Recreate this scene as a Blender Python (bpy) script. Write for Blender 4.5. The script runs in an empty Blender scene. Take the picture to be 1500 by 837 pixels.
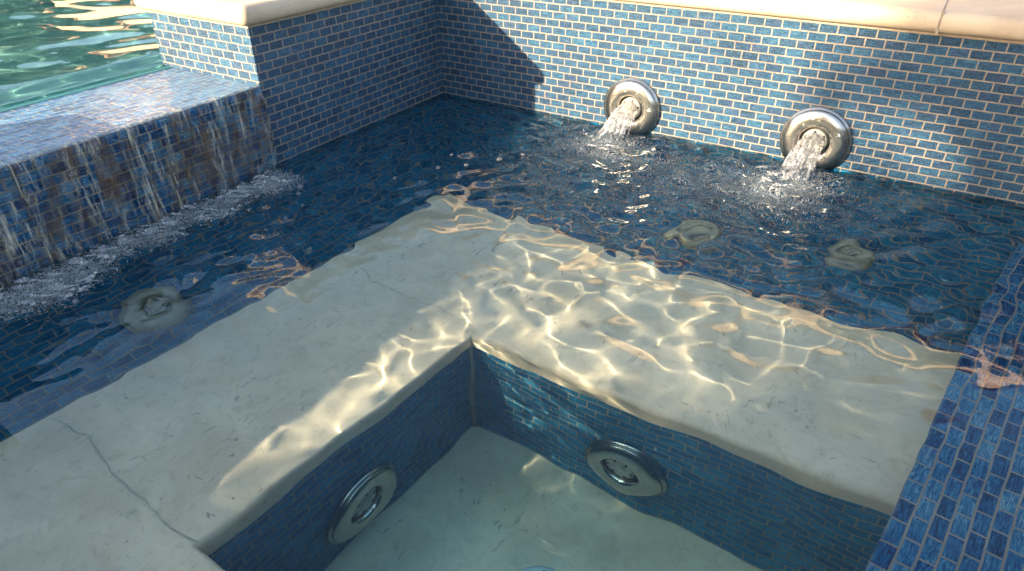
import bpy, bmesh, math, random
import numpy as np
from mathutils import Vector, Matrix, Quaternion

S = 0.053                      # one long mosaic tile (with its joint) in metres; geometry below is written in tiles
C = bpy.context.scene.collection
scene = bpy.context.scene
rnd = random.Random(11)
PI = math.pi

# ------------------------------------------------------------------ helpers
def tag(o, label=None, cat=None, group=None, kind=None):
    if label: o['label'] = label
    if cat: o['category'] = cat
    if group: o['group'] = group
    if kind: o['kind'] = kind
    return o

def empty(name, loc=(0, 0, 0)):
    o = bpy.data.objects.new(name, None)
    o.empty_display_size = 0.05
    C.objects.link(o)
    o.location = [c * S for c in loc]
    return o

def link_mesh(name, me, mat, parent=None, caustic=True):
    o = bpy.data.objects.new(name, me)
    C.objects.link(o)
    if mat: me.materials.append(mat)
    if parent:
        o.parent = parent
        o.matrix_parent_inverse = Matrix.Translation(-Vector(parent.location)) if False else Matrix.Identity(4)
    if caustic: o.cycles.is_caustics_receiver = True
    return o

class MB:
    """collects polygons (tile units) with UVs and links them as one mesh object"""
    def __init__(self):
        self.v, self.f, self.uv = [], [], []
    def quad(self, ps, uvs=None):
        n = len(self.v)
        self.v += [tuple(c * S for c in p) for p in ps]
        self.f.append(tuple(range(n, n + len(ps))))
        self.uv += uvs if uvs else [(0.0, 0.0)] * len(ps)
    def build(self, name, mat, parent=None, smooth=False, off=(0, 0, 0)):
        me = bpy.data.meshes.new(name)
        o0 = [c * S for c in off]
        me.from_pydata([(a - o0[0], b - o0[1], c - o0[2]) for a, b, c in self.v], [], self.f)
        l = me.uv_layers.new(name='tiles')
        for i, uv in enumerate(self.uv): l.data[i].uv = uv
        if smooth: me.polygons.foreach_set('use_smooth', [True] * len(me.polygons))
        me.update()
        return link_mesh(name, me, mat, parent)

def box_faces(m, x0, x1, y0, y1, z0, z1, v0=0.0, skip=''):
    if 'l' not in skip: m.quad([(x0, y1, z0), (x0, y0, z0), (x0, y0, z1), (x0, y1, z1)], [(-y1, z0 - v0), (-y0, z0 - v0), (-y0, z1 - v0), (-y1, z1 - v0)])
    if 'r' not in skip: m.quad([(x1, y0, z0), (x1, y1, z0), (x1, y1, z1), (x1, y0, z1)], [(y0, z0 - v0), (y1, z0 - v0), (y1, z1 - v0), (y0, z1 - v0)])
    if 'f' not in skip: m.quad([(x0, y0, z0), (x1, y0, z0), (x1, y0, z1), (x0, y0, z1)], [(x0, z0 - v0), (x1, z0 - v0), (x1, z1 - v0), (x0, z1 - v0)])
    if 'b' not in skip: m.quad([(x1, y1, z0), (x0, y1, z0), (x0, y1, z1), (x1, y1, z1)], [(-x1, z0 - v0), (-x0, z0 - v0), (-x0, z1 - v0), (-x1, z1 - v0)])
    if 't' not in skip: m.quad([(x0, y0, z1), (x1, y0, z1), (x1, y1, z1), (x0, y1, z1)], [(y0, -x0), (y0, -x1), (y1, -x1), (y1, -x0)])
    if 'd' not in skip: m.quad([(x0, y1, z0), (x1, y1, z0), (x1, y0, z0), (x0, y0, z0)])

def bm_obj(name, bm, mat, parent=None, smooth=True, scale=S):
    for v in bm.verts: v.co *= scale
    me = bpy.data.meshes.new(name)
    bm.normal_update(); bm.to_mesh(me); bm.free()
    if smooth:
        me.polygons.foreach_set('use_smooth', [True] * len(me.polygons))
    return link_mesh(name, me, mat, parent)

def slab(name, x0, x1, y0, y1, z0, z1, r, mat, parent, edges, seg=5):
    """stone slab with the listed top and bottom edges rounded (l r f b)"""
    bm = bmesh.new()
    bmesh.ops.create_cube(bm, size=1)
    for v in bm.verts:
        v.co = Vector(((x0 + x1) / 2 + v.co.x * (x1 - x0), (y0 + y1) / 2 + v.co.y * (y1 - y0), (z0 + z1) / 2 + v.co.z * (z1 - z0)))
    sel, small = [], []
    for e in bm.edges:
        a, b = e.verts[0].co, e.verts[1].co
        hor = abs(a.z - b.z) < 1e-6
        hit = False
        if hor:
            for k, ax, val in (('l', 0, x0), ('r', 0, x1), ('f', 1, y0), ('b', 1, y1)):
                if abs(a[ax] - val) < 1e-6 and abs(b[ax] - val) < 1e-6:
                    (sel if k in edges else small).append(e)
        else:
            cx = 'l' if abs(a.x - x0) < 1e-6 else 'r'
            cy = 'f' if abs(a.y - y0) < 1e-6 else 'b'
            (sel if (cx in edges and cy in edges) else small).append(e)
    bmesh.ops.bevel(bm, geom=sel, offset=r, segments=seg, affect='EDGES', profile=0.5, clamp_overlap=True)
    o = bm_obj(name, bm, mat, parent)
    try:
        o.data.set_sharp_from_angle(angle=math.radians(50))
    except Exception:
        pass
    return o

def grid_mesh(name, X, Y, Z):
    """smooth grid surface from 2-D arrays (metres)"""
    ny, nx = X.shape
    co = np.stack([X, Y, Z], -1).reshape(-1, 3)
    idx = np.arange(ny * nx).reshape(ny, nx)
    q = np.stack([idx[:-1, :-1], idx[:-1, 1:], idx[1:, 1:], idx[1:, :-1]], -1).reshape(-1, 4)
    return co, q

def np_mesh(name, co, faces):
    me = bpy.data.meshes.new(name)
    n, k = faces.shape
    me.vertices.add(len(co)); me.vertices.foreach_set('co', np.ascontiguousarray(co, dtype=np.float32).ravel())
    me.loops.add(n * k); me.loops.foreach_set('vertex_index', np.ascontiguousarray(faces, dtype=np.int32).ravel())
    me.polygons.add(n); me.polygons.foreach_set('loop_start', np.arange(0, n * k, k, dtype=np.int32))
    me.polygons.foreach_set('use_smooth', np.ones(n, dtype=bool))
    me.update(calc_edges=True); me.validate()
    return me

# ------------------------------------------------------------------ node helpers
class NT:
    def __init__(self, name):
        self.m = bpy.data.materials.new(name); self.m.use_nodes = True
        self.t = self.m.node_tree; self.t.nodes.clear()
        self.out = self.n('ShaderNodeOutputMaterial')
    def n(self, typ, **kw):
        nd = self.t.nodes.new(typ)
        for k, v in kw.items():
            if k.startswith('i_'):
                key = k[2:]
                key = int(key) if key.isdigit() else key.replace('_', ' ')
                nd.inputs[key].default_value = v
            else: setattr(nd, k, v)
        return nd
    def l(self, a, b): self.t.links.new(a, b)
    def math(self, op, a, b=None, c=None, clamp=False):
        nd = self.n('ShaderNodeMath', operation=op); nd.use_clamp = clamp
        for i, x in enumerate((a, b, c)):
            if x is None: continue
            if isinstance(x, (int, float)): nd.inputs[i].default_value = x
            else: self.l(x, nd.inputs[i])
        return nd.outputs[0]
    def ramp(self, fac, stops, interp='LINEAR'):
        nd = self.n('ShaderNodeValToRGB'); cr = nd.color_ramp; cr.interpolation = interp
        while len(cr.elements) < len(stops): cr.elements.new(0.5)
        for e, (p, c) in zip(cr.elements, stops):
            e.position = p; e.color = (*c, 1) if len(c) == 3 else c
        self.l(fac, nd.inputs[0]); return nd.outputs[0]
    def mix(self, fac, a, b, blend='MIX'):
        nd = self.n('ShaderNodeMix', data_type='RGBA', blend_type=blend)
        for s, x in ((nd.inputs[0], fac), (nd.inputs[6], a), (nd.inputs[7], b)):
            if isinstance(x, (int, float)): s.default_value = x
            elif isinstance(x, tuple): s.default_value = (*x, 1)
            else: self.l(x, s)
        return nd.outputs[2]
    def noise(self, vec, scale, detail=4, rough=.55, dist=0.0, out=0):
        nd = self.n('ShaderNodeTexNoise', i_Scale=scale, i_Detail=detail, i_Roughness=rough, i_Distortion=dist)
        if vec is not None: self.l(vec, nd.inputs['Vector'])
        return nd.outputs[out]
    def mapping(self, vec, scale=(1, 1, 1), rot=(0, 0, 0), loc=(0, 0, 0)):
        nd = self.n('ShaderNodeMapping'); nd.inputs['Scale'].default_value = scale
        nd.inputs['Rotation'].default_value = rot; nd.inputs['Location'].default_value = loc
        self.l(vec, nd.inputs['Vector']); return nd.outputs[0]
    def bump(self, h, strength, dist=0.01, normal=None):
        nd = self.n('ShaderNodeBump', i_Strength=strength, i_Distance=dist)
        self.l(h, nd.inputs['Height'])
        if normal is not None: self.l(normal, nd.inputs['Normal'])
        return nd.outputs[0]
    def bsdf(self, **kw):
        b = self.n('ShaderNodeBsdfPrincipled')
        for k, v in kw.items(): b.inputs[k.replace('_', ' ')].default_value = v
        self.l(b.outputs[0], self.out.inputs['Surface']); return b

# ------------------------------------------------------------------ materials
def tile_material(name, wet=False, rough_glint=1.0, stain_or_reflection=False, under=False, ledge=False, riser=False):
    t = NT(name)
    uv = t.n('ShaderNodeUVMap', uv_map='tiles').outputs[0]
    wob = t.noise(uv, 1.7, 2, out=1)
    sub = t.n('ShaderNodeVectorMath', operation='SUBTRACT'); t.l(wob, sub.inputs[0]); sub.inputs[1].default_value = (.5, .5, .5)
    sc = t.n('ShaderNodeVectorMath', operation='SCALE'); t.l(sub.outputs[0], sc.inputs[0]); sc.inputs['Scale'].default_value = .035
    add = t.n('ShaderNodeVectorMath', operation='ADD'); t.l(uv, add.inputs[0]); t.l(sc.outputs[0], add.inputs[1])
    vec = add.outputs[0]
    br = t.n('ShaderNodeTexBrick', offset=.5, offset_frequency=2, squash=1.0)
    br.inputs['Scale'].default_value = 1.0
    br.inputs['Mortar Size'].default_value = .043
    br.inputs['Mortar Smooth'].default_value = .25
    br.inputs['Bias'].default_value = 0
    br.inputs['Brick Width'].default_value = 1.0
    br.inputs['Row Height'].default_value = .5
    br.inputs['Color1'].default_value = (0, 0, 0, 1); br.inputs['Color2'].default_value = (1, 1, 1, 1)
    br.inputs['Mortar'].default_value = (.5, .5, .5, 1)
    t.l(vec, br.inputs['Vector'])
    r = t.n('ShaderNodeSeparateColor'); t.l(br.outputs['Color'], r.inputs[0]); r = r.outputs[0]
    grout = br.outputs['Fac']
    # swirling streaks inside the glass, shifted from tile to tile
    comb = t.n('ShaderNodeCombineXYZ')
    t.l(t.math('MULTIPLY', r, 91.0), comb.inputs[2]); t.l(t.math('MULTIPLY', r, 37.0), comb.inputs[0])
    ad2 = t.n('ShaderNodeVectorMath', operation='ADD'); t.l(vec, ad2.inputs[0]); t.l(comb.outputs[0], ad2.inputs[1])
    st = t.mapping(ad2.outputs[0], (1.1, 6.5, 1))
    streak = t.noise(st, 1.6, 4, .6, 1.3)
    fine = t.noise(t.mapping(vec, (1, 1.6, 1)), 17.0, 3, .6, .6)
    val = t.math('ADD', t.math('MULTIPLY', r, .46 if ledge else .24), t.math('ADD', t.math('MULTIPLY', t.math('SUBTRACT', streak, .5), 1.7 if ledge else 1.15), t.math('MULTIPLY', fine, .20)))
    val = t.math('ADD', val, .15 if ledge else .25)
    if ledge: col = t.ramp(val, [(0.08, (.006, .036, .11)), (.26, (.011, .085, .23)), (.46, (.020, .17, .40)), (.66, (.055, .29, .53)), (.90, (.26, .52, .66))])
    elif riser: col = t.ramp(val, [(0.08, (.006, .045, .11)), (.27, (.010, .115, .25)), (.47, (.018, .215, .41)), (.67, (.05, .34, .54)), (.92, (.22, .52, .64))])
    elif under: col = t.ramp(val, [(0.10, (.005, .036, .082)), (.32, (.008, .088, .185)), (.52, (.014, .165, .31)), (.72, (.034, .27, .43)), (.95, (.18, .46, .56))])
    else: col = t.ramp(val, [(0.10, (.004, .024, .060)), (.32, (.006, .048, .115)), (.52, (.010, .088, .188)), (.72, (.026, .165, .29)), (.95, (.17, .37, .46))])
    purple = t.ramp(t.noise(ad2.outputs[0], .9, 1), [(.60, (0, 0, 0)), (.72, (1, 1, 1))])
    col = t.mix(t.math('MULTIPLY', purple, .16), col, (.10, .06, .22))
    gn = t.noise(t.n('ShaderNodeTexCoord').outputs['Object'], 9, 4)
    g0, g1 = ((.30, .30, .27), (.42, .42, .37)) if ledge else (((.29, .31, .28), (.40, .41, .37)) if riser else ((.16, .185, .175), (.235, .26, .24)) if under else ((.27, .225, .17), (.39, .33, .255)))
    gcol = t.ramp(gn, [(.3, g0), (.7, g1)])
    if not under:    # silvery foil flecks under the glass
        fl = t.noise(t.mapping(vec, (1, 1.5, 1)), 9.0, 4, .75, 1.0)
        fleck = t.ramp(fl, [(.47, (0, 0, 0)), (.60, (.30, .30, .30))])
        col = t.mix(fleck, col, (.20, .27, .30))
    base = t.mix(grout, col, gcol)
    if stain_or_reflection:      # warm wall reflections in the falling water, painted as brown streaks
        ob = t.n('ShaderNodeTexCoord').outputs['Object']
        warm_streak = t.noise(t.mapping(ob, (1, 17, 5)), 1.0, 5, .62, .5)
        base = t.mix(t.ramp(warm_streak, [(.45, (0, 0, 0)), (.64, (.72, .72, .72))]), base, (.34, .19, .085))
    b = t.bsdf()
    t.l(base, b.inputs['Base Color'])
    inv = t.math('SUBTRACT', 1.0, grout)
    t.l(t.math('MULTIPLY', inv, .2) if under else t.math('MULTIPLY', inv, t.math('ADD', .18, fleck)), b.inputs['Metallic'])
    rg = t.math('ADD', t.math('MULTIPLY', grout, .5), t.math('ADD', .18, t.math('MULTIPLY', fine, .22)))
    t.l(rg, b.inputs['Roughness'])
    b.inputs['IOR'].default_value = 1.14 if under else 1.5      # glass under water mirrors far less than in air
    hgt = t.math('MULTIPLY', inv, 1.0)
    n1 = t.bump(hgt, .7, .0018)
    spk = t.noise(t.mapping(vec, (1, 1.3, 1)), 7.5, 3, .75, 1.2)
    n2 = t.bump(spk, 1.0 * rough_glint, .009, n1)
    t.l(n2, b.inputs['Normal'])
    wav = t.noise(vec, 3.2, 3, .55, .5)
    if under: pass
    elif wet:
        pos = t.n('ShaderNodeTexCoord').outputs['Object']
        rip = t.noise(t.mapping(pos, (30, 44, 40), (0, 0, -.5)), 1.0, 3, .5, .5)
        t.l(t.bump(rip, .6, .008, t.bump(inv, .5, .0015)), b.inputs['Coat Normal'])
        b.inputs['Coat Weight'].default_value = 1.0
        b.inputs['Coat IOR'].default_value = 1.33
        b.inputs['Coat Roughness'].default_value = .03
    else:
        t.l(t.math('MULTIPLY', inv, .28), b.inputs['Coat Weight'])
        b.inputs['Coat Roughness'].default_value = .16
        t.l(t.bump(t.math('ADD', t.math('MULTIPLY', wav, .6), t.math('MULTIPLY', spk, .55)), .75, .007, t.bump(hgt, .5, .0014)), b.inputs['Coat Normal'])
    return t.m

def plaster_material(name, a, b_, stain_or_reflection, rough=.75):
    t = NT(name)
    pos = t.n('ShaderNodeTexCoord').outputs['Object']
    big = t.noise(pos, 5.0, 5, .6, .4)
    col = t.ramp(big, [(.3, a), (.68, b_)])
    mot = t.noise(pos, 34.0, 5, .65, .8)
    col = t.mix(t.ramp(mot, [(.5, (0, 0, 0)), (.75, (.55, .55, .55))]), col, stain_or_reflection)
    # trowel strokes and small dark scuffs
    sk = t.noise(t.mapping(pos, (60, 22, 30), (0, 0, .6)), 1.0, 3, .6, .9)
    spots = t.noise(pos, 7.0, 2)
    mk = t.math('MULTIPLY', t.ramp(sk, [(.60, (0, 0, 0)), (.68, (1, 1, 1))]), t.ramp(spots, [(.52, (0, 0, 0)), (.62, (1, 1, 1))]))
    col = t.mix(t.math('MULTIPLY', mk, .55), col, (.13, .12, .10))
    sk2 = t.noise(t.mapping(pos, (40, 95, 30), (0, 0, -.4)), 1.0, 2, .5, .6)
    mk2 = t.ramp(sk2, [(.69, (0, 0, 0)), (.74, (1, 1, 1))])
    col = t.mix(t.math('MULTIPLY', t.math('MULTIPLY', mk2, t.ramp(t.noise(pos, 3.1, 2), [(.46, (0, 0, 0)), (.6, (1, 1, 1))])), .6), col, (.10, .10, .085))
    b = t.bsdf(Roughness=rough)
    t.l(col, b.inputs['Base Color'])
    h = t.math('ADD', big, t.math('MULTIPLY', mot, .35))
    t.l(t.bump(h, .35, .006), b.inputs['Normal'])
    return t.m

def stone_material(name):
    t = NT(name)
    pos = t.n('ShaderNodeTexCoord').outputs['Object']
    big = t.noise(pos, 4.0, 5, .6, .3)
    col = t.ramp(big, [(.28, (.37, .28, .195)), (.5, (.46, .36, .26)), (.72, (.55, .445, .33))])
    vein = t.noise(t.mapping(pos, (9, 30, 60)), 1.0, 5, .6, .8)
    col = t.mix(t.ramp(vein, [(.52, (0, 0, 0)), (.7, (.5, .5, .5))]), col, (.52, .38, .25))
    pit = t.n('ShaderNodeTexVoronoi', i_Scale=46.0); t.l(t.mapping(pos, (1, 1.7, 1.5)), pit.inputs['Vector'])
    pm = t.math('MULTIPLY', t.ramp(pit.outputs['Distance'], [(.10, (1, 1, 1)), (.2, (0, 0, 0))]), t.ramp(t.noise(pos, 14, 3), [(.52, (0, 0, 0)), (.62, (1, 1, 1))]))
    col = t.mix(t.math('MULTIPLY', pm, .6), col, (.24, .17, .11))
    b = t.bsdf(Roughness=.62)
    t.l(col, b.inputs['Base Color'])
    t.l(t.bump(t.math('SUBTRACT', t.math('MULTIPLY', vein, .4), pm), .35, .002), b.inputs['Normal'])
    return t.m

def simple(name, col, rough=.6, metallic=0.0, var=.15, scale=12.0):
    t = NT(name)
    pos = t.n('ShaderNodeTexCoord').outputs['Object']
    n = t.noise(pos, scale, 4)
    lo = tuple(max(0, c * (1 - var)) for c in col); hi = tuple(min(1, c * (1 + var)) for c in col)
    b = t.bsdf(Roughness=rough, Metallic=metallic)
    t.l(t.ramp(n, [(.3, lo), (.7, hi)]), b.inputs['Base Color'])
    return t.m

def steel_material(name):
    t = NT(name)
    pos = t.n('ShaderNodeTexCoord').outputs['Object']
    n = t.noise(pos, 60, 4, .6)
    b = t.bsdf(Metallic=1.0)
    t.l(t.ramp(n, [(.3, (.54, .50, .43)), (.7, (.60, .555, .475))]), b.inputs['Base Color'])
    t.l(t.math('ADD', .19, t.math('MULTIPLY', n, .08)), b.inputs['Roughness'])
    sp = t.n('ShaderNodeTexVoronoi', i_Scale=95.0); t.l(pos, sp.inputs['Vector'])
    drop = t.math('MULTIPLY', t.ramp(sp.outputs['Distance'], [(.12, (1, 1, 1)), (.3, (0, 0, 0))]), t.ramp(t.noise(pos, 22, 2), [(.55, (0, 0, 0)), (.62, (1, 1, 1))]))
    t.l(t.bump(drop, .6, .0015), b.inputs['Normal'])
    return t.m

def water_material(name, absorb, density):
    t = NT(name)
    g = t.n('ShaderNodeBsdfGlass', i_Roughness=0.0, i_IOR=1.333); g.inputs['Color'].default_value = (1, 1, 1, 1)
    t.l(g.outputs[0], t.out.inputs['Surface'])
    if density:
        v = t.n('ShaderNodeVolumeAbsorption'); v.inputs['Color'].default_value = (*absorb, 1); v.inputs['Density'].default_value = density
        t.l(v.outputs[0], t.out.inputs['Volume'])
    return t.m

def froth_material(name, white, alpha):
    """bubbly water: part clear, part white from the trapped air"""
    t = NT(name)
    g = t.n('ShaderNodeBsdfGlass', i_Roughness=.04, i_IOR=1.333)
    d = t.n('ShaderNodeBsdfDiffuse'); d.inputs['Color'].default_value = (white, white, white * .98, 1)
    tr = t.n('ShaderNodeBsdfTranslucent'); tr.inputs['Color'].default_value = (white, white, white, 1)
    m0 = t.n('ShaderNodeMixShader', i_Fac=.5); t.l(d.outputs[0], m0.inputs[1]); t.l(tr.outputs[0], m0.inputs[2])
    pos = t.n('ShaderNodeTexCoord').outputs['Object']
    n = t.noise(pos, 70, 4, .65)
    m = t.n('ShaderNodeMixShader')
    t.l(t.math('MULTIPLY', t.ramp(n, [(.35, (0, 0, 0)), (.65, (1, 1, 1))]), alpha), m.inputs[0])
    t.l(g.outputs[0], m.inputs[1]); t.l(m0.outputs[0], m.inputs[2])
    t.l(m.outputs[0], t.out.inputs['Surface'])
    return t.m

def bubble_material(name, milky=.12):
    """thin bubble skin"""
    t = NT(name)
    tr = t.n('ShaderNodeBsdfTransparent'); gl = t.n('ShaderNodeBsdfGlossy', i_Roughness=.03)
    fr = t.n('ShaderNodeFresnel', i_IOR=1.4)
    m = t.n('ShaderNodeMixShader'); t.l(fr.outputs[0], m.inputs[0]); t.l(tr.outputs[0], m.inputs[1]); t.l(gl.outputs[0], m.inputs[2])
    d = t.n('ShaderNodeBsdfDiffuse'); d.inputs['Color'].default_value = (.85, .85, .85, 1)
    m2 = t.n('ShaderNodeMixShader', i_Fac=milky); t.l(m.outputs[0], m2.inputs[1]); t.l(d.outputs[0], m2.inputs[2])
    t.l(m2.outputs[0], t.out.inputs['Surface'])
    return t.m

TILE = tile_material('blue_glass_mosaic')
TILE_LEDGE = tile_material('cobalt_glass_mosaic', under=True, ledge=True)
TILE_RISER = tile_material('riser_glass_mosaic', under=True, riser=True)
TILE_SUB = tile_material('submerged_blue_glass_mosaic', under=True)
TILE_REFLECT = tile_material('painted_reflection_glass_mosaic', stain_or_reflection=True, under=True, ledge=True)  # spillway face, warm reflections painted into its tile colour
TILE_WET = tile_material('wet_blue_glass_mosaic', wet=True, ledge=True)
PLASTER = plaster_material('pale_plaster', (.56, .45, .315), (.75, .62, .455), (.44, .335, .205))
LIP = simple('teal_lip_plaster', (.012, .11, .12), .6, var=.1, scale=6)
POOLP = simple('teal_pool_plaster', (.27, .38, .35), .7, var=.1, scale=3)
STONE = stone_material('travertine')
MORTAR = simple('coping_mortar', (.34, .27, .20), .9, var=.2, scale=60)
STEEL = steel_material('stainless_steel')
DARK = simple('dark_plastic', (.03, .035, .04), .4)
OLIVE = simple('olive_plastic', (.18, .19, .13), .5)
CREAM = simple('cream_plastic', (.18, .185, .135), .45)
NOZ = simple('pale_nozzle_plastic', (.48, .45, .38), .35, .3)
WATER = water_material('spa_water', (1, 1, 1), 0)
def tint_material(name, absorb, density):
    t = NT(name)
    v = t.n('ShaderNodeVolumeAbsorption'); v.inputs['Color'].default_value = (*absorb, 1); v.inputs['Density'].default_value = density
    t.l(v.outputs[0], t.out.inputs['Volume'])
    return t.m
TINT = tint_material('spa_depth', (.26, .78, .79), .60)
TINTP = tint_material('pool_depth', (.28, .74, .73), .7)
def sheet_material():
    t = NT('falling_water')
    g = t.n('ShaderNodeBsdfGlass', i_Roughness=.02, i_IOR=1.333)
    d = t.n('ShaderNodeBsdfDiffuse'); d.inputs['Color'].default_value = (.82, .72, .55, 1)  # golden tone of the froth also paints in warm reflected highlights
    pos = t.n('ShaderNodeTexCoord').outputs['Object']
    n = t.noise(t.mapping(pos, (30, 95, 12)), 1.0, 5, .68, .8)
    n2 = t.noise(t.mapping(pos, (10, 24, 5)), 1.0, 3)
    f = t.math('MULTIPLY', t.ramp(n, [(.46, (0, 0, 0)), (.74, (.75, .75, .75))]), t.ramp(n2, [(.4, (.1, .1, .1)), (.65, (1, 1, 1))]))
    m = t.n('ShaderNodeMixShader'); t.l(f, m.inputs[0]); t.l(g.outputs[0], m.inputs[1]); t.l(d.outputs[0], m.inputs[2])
    t.l(m.outputs[0], t.out.inputs['Surface']); return t.m
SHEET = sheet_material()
FROTH = froth_material('frothy_water', .9, .38)
BUB = bubble_material('bubble_film', .06)
FOAMB = bubble_material('foam_bubbles', .30)
MICRO = simple('air_bubbles', (.8, .82, .82), .4, var=.02)

# ------------------------------------------------------------------ main measures (tiles)
H, TH = 8.1, 1.15            # underside and thickness of the coping above the spa water
W = 4.87                     # spillway top
XL = 0.2                     # inner face of the left walls
PT = 9.0                     # their thickness
L = 17.2                     # left wall length from the corner
ZB, ZF = -6.0, -15.2         # seat and floor
ZL = -2.2                    # right-hand ledge
XR, YN = 47.0, -72.0         # spa's far right and near ends

# ------------------------------------------------------------------ walls
t = tag(empty('tiled_wall', (0, 0, 0)), 'tall blue mosaic wall across the back, with two spouting jets', 'wall')
m = MB(); box_faces(m, -PT, XR, 0, 8, -1.0, H, H, skip='d')
m.build('tiled_face', TILE, t)
m = MB(); box_faces(m, -PT, XR, -.05, 7.9, H + .002, H + .13); m.build('mortar_bed', MORTAR, t)
xs = [-PT - .6, 8.1, 32.75, XR + .5]
for i in range(3):
    slab('coping_stone', xs[i] + .05, xs[i + 1] - .05, -.62, 8.6, H + .13, H + .13 + TH, .5, STONE, t, 'fb' + ('l' if i == 0 else ''))
for x in xs[1:3]:
    m = MB(); box_faces(m, x - .06, x + .06, -.56, 8.5, H + .14, H + .1 + TH); m.build('joint', MORTAR, t)

t = tag(empty('tiled_wall', (0, 0, 0)), 'shaded blue mosaic side wall ending in a sunlit pier beside the spillway', 'wall')
m = MB(); box_faces(m, XL - PT, XL, -L, -.004, -1.0, H, H, skip='d'); m.build('tiled_face', TILE, t)
m = MB(); box_faces(m, XL - PT - .05, XL + .05, -L - .05, -.06, H + .002, H + .13); m.build('mortar_bed', MORTAR, t)
slab('coping_stone', XL - PT - .62, XL + .62, -L - .62, -.72, H + .132, H + .132 + TH, .5, STONE, t, 'lrf')

t = tag(empty('tiled_wall', (0, 0, 0)), 'mosaic pier and wall at the near end of the spillway', 'wall')
m = MB(); box_faces(m, XL - PT, XL, YN, -36.2, -1.0, H - .75, H - .75, skip='d'); m.build('tiled_face', TILE, t)
slab('coping_stone', XL - PT - .62, XL + .62, YN, -35.6, H - .75, H - .75 + TH, .5, STONE, t, 'lrb')

t = tag(empty('tiled_wall', (0, 0, 0)), 'blue mosaic wall beyond the ledge at the right end of the spa', 'wall')
m = MB(); box_faces(m, XR - .6, XR + 8, YN, -.004, -3, H, H, skip='d'); m.build('tiled_face', TILE, t)
slab('coping_stone', XR - 1.2, XR + 8.6, YN, -.72, H + .134, H + .134 + TH, .5, STONE, t, 'lr')
t = tag(empty('tiled_wall', (0, 0, 0)), 'blue mosaic wall closing the near end of the spa', 'wall')
m = MB(); box_faces(m, XL - PT, XR + 8, YN - 8, YN - .01, -16, H, H, skip='d'); m.build('tiled_face', TILE, t)

# spillway between pool and spa
t = tag(empty('spillway', (0, 0, 0)), 'low wet blue mosaic weir that the pool spills over', 'spillway')
m = MB()
y0, y1 = -36.19, -L - .004
box_faces(m, XL - PT + 1.0, XL, y0, y1, -1.0, W, W, skip='dt')
m.build('tiled_face', TILE_REFLECT, t)
m = MB()
m.quad([(XL - PT + 1.0, y0, W), (XL, y0, W), (XL, y1, W), (XL - PT + 1.0, y1, W)], [(y0, PT - 1), (y0, 0), (y1, 0), (y1, PT - 1)])
m.build('tiled_top', TILE_WET, t)
bm = bmesh.new()     # rounded plaster lip on the pool side
pr = [(XL - PT + 1.0, W + .02)] + [(XL - PT + .7 - 1.1 * math.sin(a), W - .55 + .57 * math.cos(a)) for a in np.linspace(0, PI / 2, 7)] + [(XL - PT - .4, -11)]
vs = [[bm.verts.new((x, y, z)) for x, z in pr] for y in (y0, y1)]
for i in range(len(pr) - 1): bm.faces.new([vs[0][i], vs[0][i + 1], vs[1][i + 1], vs[1][i]])
bm_obj('plaster_lip', bm, LIP, t)

# ------------------------------------------------------------------ bench, seat backs, floor
bench = tag(empty('spa_bench', (0, 0, 0)), 'submerged pale plaster bench wrapping round the tiled footwell', 'bench')
poly = [(5.5, -8.5), (42, -8.5), (42, -21.8), (17.8, -21.6), (16.35, -36.1), (42, -36.5), (42, YN), (1.5, YN)]
bm = bmesh.new()
top = [bm.verts.new((x, y, ZB)) for x, y in poly]
bot = [bm.verts.new((x, y, ZB - 1.15)) for x, y in poly]
bm.faces.new(list(reversed(top)))
n = len(poly)
inner = []
for i in range(n):
    j = (i + 1) % n
    bm.faces.new([top[i], top[j], bot[j], bot[i]])
bm.faces.new(bot)
bm.edges.ensure_lookup_table()
for e in bm.edges:
    if set(e.verts) in ({top[2], top[3]}, {top[3], top[4]}, {top[4], top[5]}): inner.append(e)
bmesh.ops.recalc_face_normals(bm, faces=bm.faces[:])
bmesh.ops.bevel(bm, geom=inner, offset=.38, segments=4, affect='EDGES', profile=.5)
o = bm_obj('seat', bm, PLASTER, bench)
try: o.data.set_sharp_from_angle(angle=math.radians(40))
except Exception: pass

m = MB()
zt, zb = ZB - 1.1, ZF - .05
def wallquad(m, a, b, zt, zb, off=0.0):
    d = math.hypot(b[0] - a[0], b[1] - a[1])
    m.quad([(a[0], a[1], zb), (b[0], b[1], zb), (b[0], b[1], zt), (a[0], a[1], zt)], [(off, zb - zt), (off + d, zb - zt), (off + d, 0), (off, 0)])
wallquad(m, (17.68, -21.55), (42, -21.75), zt, zb); m.build('riser', TILE_RISER, bench)
m = MB(); wallquad(m, (16.23, -36.25), (17.70, -21.55), zt, zb, .5); m.build('riser', TILE_RISER, bench)
m = MB(); wallquad(m, (42, -36.65), (16.25, -36.25), zt, zb, .5); m.build('riser', TILE_RISER, bench)
# grout bead down the inner corner of the risers
bm = bmesh.new(); bmesh.ops.create_cone(bm, cap_ends=True, segments=10, radius1=.13, radius2=.13, depth=zt - zb)
for v in bm.verts: v.co += Vector((17.72, -21.6, (zt + zb) / 2))
bm_obj('corner_grout', bm, MORTAR, bench)

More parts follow.
